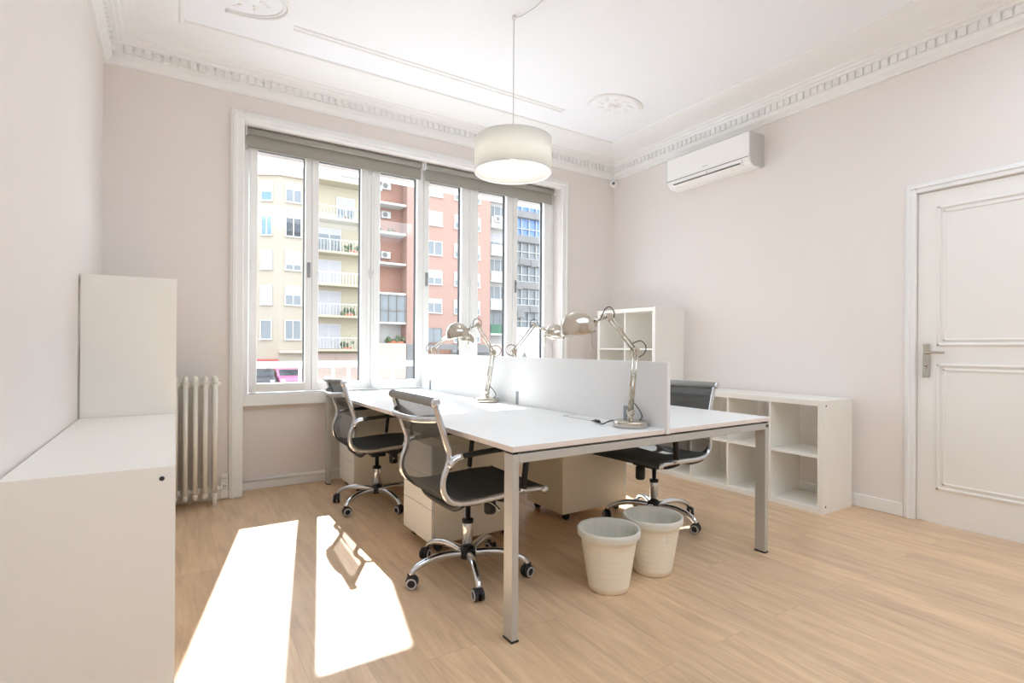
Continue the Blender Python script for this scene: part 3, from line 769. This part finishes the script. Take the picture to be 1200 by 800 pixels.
def ac_box(parent, x, y, z, sc=1.):
    o = MB().box(x-.42*sc, x+.42*sc, y-.32, y, z-.3*sc, z+.3*sc, bev=.02).build('condenser_unit', FWH, parent)
    MB().lathe([(0, y-.335), (.2*sc, y-.335), (.22*sc, y-.321), (0, y-.321)], (x-.1*sc, 0, z), 16, 'Y').build('fan_grille', FGREY, o)
def bush(parent, x, y, z, r, seed, name='plant', pot=True):
    rnd = random.Random(seed); mb = MB()
    for k in range(9):
        mb.ball((x+rnd.uniform(-1, 1)*r, y+rnd.uniform(-.4, .4)*r, z+r*.5+rnd.uniform(-.3, .7)*r), r*rnd.uniform(.25, .45), (1, 1, 1), 1)
    o = mb.build('foliage', LEAF, parent)
    MB().box(x-r*.8, x+r*.8, y-.18, y+.18, z-r*.25, z+r*.35, bev=.01).build('planter', TERRA, parent)
def balcony(parent, x0, x1, y, z, depth, slabm, rail=None, parapet=None):
    o = MB().box(x0, x1, y-depth, y, z-.2, z, bev=.02).build('balcony', slabm, parent)
    if parapet: MB().box(x0+.05, x1-.05, y-depth+.02, y-depth+.10, z, z+.95).build('parapet', parapet, o)
    if rail:
        mb = MB().box(x0+.05, x1-.05, y-depth+.03, y-depth+.09, z+.95, z+1.02)
        n = int((x1-x0)/.28)
        for k in range(n+1):
            xx = x0+.08+(x1-x0-.16)*k/n; mb.box(xx-.018, xx+.018, y-depth+.04, y-depth+.08, z, z+.95)
        mb.build('railing', rail, o)
    return o

# cream tower block with an angled bay
b1 = thing('apartment_block', 'cream tower block with an angled bay, seen through the first pane', 'building', (0, 48, GZ))
def Z(v): return v-GZ   # heights above the street
poly = [(3.6, 3.2), (5.55, 1.1), (7.35, 0), (9.7, 0), (10.05, 1.0), (10.05, 12), (3.6, 12)]
MB().prism(poly, 0, Z(15.4), 'Z').build('wall', FCREAM, b1)
MB().prism([(x*1.0-.0+(-.1 if x < 7 else 0), y-.25) for x, y in poly[:5]]+[(10.05, 12), (3.55, 12)], Z(15.4), Z(15.62), 'Z').build('roof_edge', FPALE, b1)
MB().box(6.0, 9.9, 3.5, 11, Z(15.6), Z(19.6)).build('penthouse', FWH, b1)
for i, zc in enumerate((14.1, 11.2, 8.35, 5.4, 2.5)):
    window_unit(b1, 8.45, Z(zc), 1.15, 1.5, 0, FWH, PANEG if i not in (1,) else CARG, (.35, 0, .75, .5, 0)[i], SHUT, 1)
    # window on the angled facet
    ang = math.atan2(-1.1, 1.8)
    f = window_unit(b1, 0, 0, .8, 1.5, 0, FWH, PANEB if i < 2 else PANEG, (.55, 0, 1, 1, 0)[i], SHUT, 1 if i == 1 else 0)
    f.location = (6.45, .55, Z(zc)); f.rotation_euler = (0, 0, ang)
MB().box(7.3, 9.8, -.5, 0, Z(.55), Z(.75)).build('string_course', FPALE, b1)
MB().box(5.5, 7.2, -.9, .4, Z(-.15), Z(.05)).build('awning', BRICKR, b1)
# yellow block with balconies
b2 = thing('apartment_block', 'pale yellow block with planted balconies, seen through the second pane', 'building', (0, 48, GZ))
MB().box(10.1, 15.1, .8, 12, 0, Z(19.5)).build('wall', FYEL, b2)
MB().box(10.15, 15.05, -.9, .8, Z(15.45), Z(15.75), bev=.03).build('roof_edge', FYEL, b2)
MB().box(10.3, 15.0, .5, .79, Z(15.76), Z(19.5)).build('attic', FWH, b2)
window_unit(b2, 13.2, Z(17.4), 1.5, 1.7, .5, FWH, PANEB, 0, None, 1)
for i, z in enumerate((12.35, 9.45, 6.6, 3.85, .9)):
    balcony(b2, 10.2, 15.0, .8, Z(z), 1.5, FYEL, FWH if i != 2 else RAILW)
    window_unit(b2, 11.6 if i else 13.0, Z(z+1.15), 1.9 if i else 1.5, 2.0, .8, FWH, PANEG, (.5, .25, 1, 1, 1)[i], SHUT, 1)
    if i in (0, 1, 3, 4):
        bush(b2, (12.8, 13.2, 0, 13.0, 12.9)[i], -.4, Z(z), (.3, .6, 0, .55, .5)[i], 10+i)
MB().box(10.5, 15, .5, .79, 0, Z(.5)).build('shop_front', FPALE, b2)
# salmon block with balconies
b3 = thing('apartment_block', 'salmon block with white balcony slabs, seen through the third pane', 'building', (0, 48, GZ))
MB().box(15.15, 18.6, 1.6, 12, Z(3.5), Z(24)).build('wall', FSAL2, b3)
MB().box(15.15, 18.6, 1.5, 12, 0, Z(3.5)).build('lower_wall', FWH, b3)
for i, z in enumerate((20.4, 17.5, 14.6, 11.85, 9.0, 6.2, 3.45)):
    balcony(b3, 15.2, 18.5, 1.6, Z(z), 1.7, FWH)
    if i < 5: 
        window_unit(b3, 15.95, Z(z+1.1), .95, 2.0, 1.6, FWH, PANEG, .4, SHUT, 0)
    if i in (2, 3, 4):
        ac_box(b3, 17.0, 1.6, Z(z+(.9 if i == 4 else 1.9)), 1.1)
    if i in (3,): bush(b3, 17.3, .4, Z(z), .35, 40+i); 
    if i == 3: bush(b3, 16.0, .4, Z(z), .3, 49)
    if i == 2: ac_box(b3, 16.2, 1.55, Z(z+1.6), .9)
g = MB()
for k in range(5): g.box(15.25+k*.8-.05, 15.25+k*.8+.05, -.1, 0, Z(3.47), Z(6.0))
g.box(15.2, 18.5, -.1, 0, Z(4.5), Z(4.6)).box(15.2, 18.5, -.1, 0, Z(5.9), Z(6.0))
gg = g.build('glazed_balcony', FDARK, b3)
MB().box(15.2, 18.5, .0, .05, Z(3.47), Z(5.95)).build('pane', PANEG, gg)
bush(b3, 17.4, .4, Z(1.5), .55, 77); bush(b3, 18.1, .4, Z(1.5), .4, 78)
window_unit(b3, 15.9, Z(2.4), .9, 1.5, 1.5, FDARK, PANEG, 0, None, 0)
MB().box(15.2, 18.5, -.2, 1.5, 0, Z(1.45), bev=.02).build('ground_floor', FPALE, b3)
# plain salmon block
b4 = thing('apartment_block', 'flat salmon block with small shuttered windows, seen through the fourth and fifth panes', 'building', (0, 48, GZ))
MB().box(18.6, 27.75, 0, 12, Z(1.4), Z(25)).build('wall', FSAL, b4)
MB().box(18.6, 27.75, -.05, 12, 0, Z(1.4)).build('ground_floor', FGREY, b4)
for i, zc in enumerate((22.4, 19.5, 16.55, 13.7, 10.8, 7.95, 5.15, 2.3)):
    window_unit(b4, 21.4, Z(zc), 1.55, 1.25, 0, FWH if i != 7 else FDARK, (PANEG, CARG, PANEG, PANEG, PANEG, PANEG, PANEG, PANEG)[i], (.6, .5, 1, 1, .0, .55, .3, 0)[i], SHUT, 1)
    window_unit(b4, 26.1, Z(zc), .7, 1.25, 0, FWH, PANEG, .6, SHUT, 0)
    window_unit(b4, 24.0, Z(zc), .7, 1.25, 0, FWH, PANEG, .6, SHUT, 0)
for k, x in enumerate((21.2, 22.6)):
    MB().box(x-.6, x+.6, -.1, -.04, .1, Z(.9)).build('shop_shutter', SHUTB, b4)
MB().box(23.2, 27.5, -.5, 0, Z(.6), Z(.85)).build('canopy', FGREY, b4)
# white block with glazed bays
b5 = thing('apartment_block', 'narrow white block with glazed balconies, right half of the fifth pane', 'building', (0, 48, GZ))
MB().box(27.8, 31.0, 1.2, 12, 0, Z(25)).build('wall', FWH, b5)
for i, z in enumerate((19.6, 16.8, 13.9, 11.0, 8.2, 5.3, 2.6)):
    balcony(b5, 27.85, 30.9, 1.2, Z(z), 1.2, FWH, None, {2: FWH, 3: FWH, 4: FPALE, 5: FWH, 6: GREENP}.get(i))
    window_unit(b5, 29.3, Z(z+1.4), 2.4, 1.9, 1.2, FWH if i != 6 else FDARK, PANEB if i < 2 else PANEG, .5 if i == 3 else 0, SHUT, 2)
ac_box(b5, 28.6, .0, Z(14.6), 1.1)
MB().box(27.85, 30.9, 0, 1.2, 0, Z(1.5)).build('ground_floor', FPALE, b5)
# glass office block further off
b6 = thing('office_block', 'banded blue glass and concrete office block, seen through the sixth pane', 'building', (0, 60, GZ))
MB().box(37.4, 46, 1.2, 14, 0, Z(31)).build('core', FGREY, b6)
for i, z in enumerate((27.2, 23.4, 19.2, 15.9, 12.75, 9.6, 6.4, 3.3)):
    MB().box(37.3, 46, -.2, 1.2, Z(z-.45), Z(z+.45)).build('floor_band', FGREY, b6)
    f = MB()
    for k in range(8): f.box(37.4+k*1.2, 37.5+k*1.2, .35, .5, Z(z+.45), Z(z+2.8))
    f.box(37.4, 46, .35, .5, Z(z+1.4), Z(z+1.5)).box(37.4, 46, .3, .52, Z(z+.45), Z(z+.6))
    ff = f.build('window', FWH, b6)
    MB().box(37.4, 46, .6, .7, Z(z+.45), Z(z+3.3)).build('pane', PANEB if i < 4 else PANEG, ff)
for k, (x, z, w) in enumerate(((39.6, 12.4, 1.0), (41.4, 12.2, .8), (39.2, 9.0, .9), (41.5, 6.0, 1.2), (39.4, 5.2, 1.1), (39.0, 1.9, 1.0))):
    MB().box(x-w/2, x+w/2, -.3, .3, Z(z), Z(z+.8)).build('spandrel', FGREY, b6)
sg = thing('sign_board', 'white board with a grey letter A on the street in front of the office block', 'sign', (41.2, 55, GZ))
MB().box(-2.0, 1.9, -.15, .15, 0, 5.6, bev=.03).build('board', RAILW, sg)
cu = bpy.data.curves.new('letter', 'FONT'); cu.body = 'A'; cu.size = 2.6; cu.extrude = .02; cu.align_x = 'CENTER'
to = bpy.data.objects.new('lettering', cu); col.objects.link(to); to.parent = sg; to.location = (-.9, -.18, .75); to.rotation_euler = (PI/2, 0, 0); cu.materials.append(FGREY)
me_ = bpy.data.meshes.new_from_object(to); t2 = bpy.data.objects.new('letter_panel', me_); col.objects.link(t2); t2.parent = sg; t2.location = to.location; t2.rotation_euler = to.rotation_euler; bpy.data.objects.remove(to)
sg.location = (37.6, 55, GZ)
# neighbours beyond the frame of the panes
b7 = thing('apartment_block', 'plain cream block at the left of the tower, mostly hidden by the window frame', 'building', (0, 49, GZ))
MB().box(-14, 3.5, 1, 12, 0, Z(14)).build('wall', FWH, b7)
for i in range(4):
    for k in range(6): window_unit(b7, -12+k*2.8, Z(2.5+3*i), 1.2, 1.4, 1, FWH, PANEG, .4, SHUT, 1)
# cars parked nose-in
def car(label, x, m_, nm='car'):
    r = thing(nm, label, 'car', (x, 43, GZ), 0, 'cars parked in the street')
    prof = [(-.86, .35), (-.88, .62), (-.80, .92), (.80, .92), (.88, .62), (.86, .35), (.80, .22), (-.80, .22)]
    # body as lengthwise profile (y, z)
    side = [(-2.05, .32), (-2.1, .62), (-1.95, .82), (-1.1, .95), (-.45, 1.40), (1.0, 1.43), (1.75, 1.0), (2.05, .88), (2.1, .5), (2.0, .28)]
    mb = MB(); mb.prism(side, -.86, .86, 'X'); mb.build('body', m_, r)
    g = MB(); g.prism([(-1.06, .96), (-.48, 1.36), (-.44, 1.34), (-1.0, .94)], -.72, .72, 'X'); 
    g.prism([(-1.10, .965), (-.50, 1.385), (-.47, 1.37), (-1.05, .95)], -.70, .70, 'X')
    g.build('windscreen', CARG, r)
    g = MB(); g.prism([(-.85, .98), (-.42, 1.30), (.95, 1.33), (1.45, 1.02)], -.865, .865, 'X'); g.build('side_window', CARG, r)
    for y in (-1.35, 1.35):
        for s in (-1, 1):
            MB().tube([(s*.66, y, .31), (s*.875, y, .31)], .31, 16, 1).build('wheel', RUBBER, r)
    for s in (-1, 1): MB().box(s*.62-.14, s*.62+.14, -2.12, -2.05, .58, .72, bev=.01).build('headlight', RAILW, r)
car('dark car parked outside, leftmost in the lower first pane', 5.25, CARD)
car('magenta car parked outside to the right of the dark one', 7.2, CARP)

# ---------------------------------------------------------------- light
sc = bpy.context.scene
wd = bpy.data.worlds.new('sky'); sc.world = wd; wd.use_nodes = True
bg = wd.node_tree.nodes['Background']; bg.inputs[0].default_value = (.815, .91, 1.0, 1); bg.inputs[1].default_value = 1.0
S = bpy.data.lights.new('sun', 'SUN'); S.energy = 4.2; S.angle = R(.6); S.color = (1, .985, .965)
so = bpy.data.objects.new('sun', S); col.objects.link(so)
so.rotation_euler = Vector((-.215, -1, -.91)).to_track_quat('-Z', 'Y').to_euler(); so.location = (6, 20, 20)
def portal(loc, rot, sx, sy):
    A = bpy.data.lights.new('sky_portal', 'AREA'); A.shape = 'RECTANGLE'; A.size = sx; A.size_y = sy; A.cycles.is_portal = True
    o = bpy.data.objects.new('sky_portal', A); col.objects.link(o); o.location = loc; o.rotation_euler = rot
portal((1.9, YO+.01, 1.7), (-R(90), 0, 0), 3.0, 2.0)
portal(((SKX0+SKX1)/2, (SKY0+SKY1)/2, ZC+.16), (0, 0, 0), SKX1-SKX0, SKY1-SKY0)  # portal over the added ceiling opening
# ---------------------------------------------------------------- camera
cd = bpy.data.cameras.new('camera'); co = bpy.data.objects.new('camera', cd); col.objects.link(co)
cd.sensor_width = 36; cd.lens = 621.64/1200*36; cd.shift_y = 7.2/1200; cd.clip_end = 500; cd.clip_start = .05
co.matrix_world = Matrix.Translation((0, 0, 1.117)) @ Matrix.Rotation(-.5662, 4, 'Z') @ Matrix.Rotation(PI/2, 4, 'X') @ Matrix.Rotation(.0061, 4, 'Z')
sc.camera = co
vs = sc.view_settings; vs.view_transform = 'Standard'; vs.look = 'None'; vs.gamma = 1; vs.use_curve_mapping = False; vs.exposure = 2.17
sc.cycles.use_denoising = True
sc.cycles.max_bounces = 14; sc.cycles.diffuse_bounces = 12; sc.cycles.transparent_max_bounces = 16; sc.cycles.caustics_reflective = False; sc.cycles.sample_clamp_indirect = 6
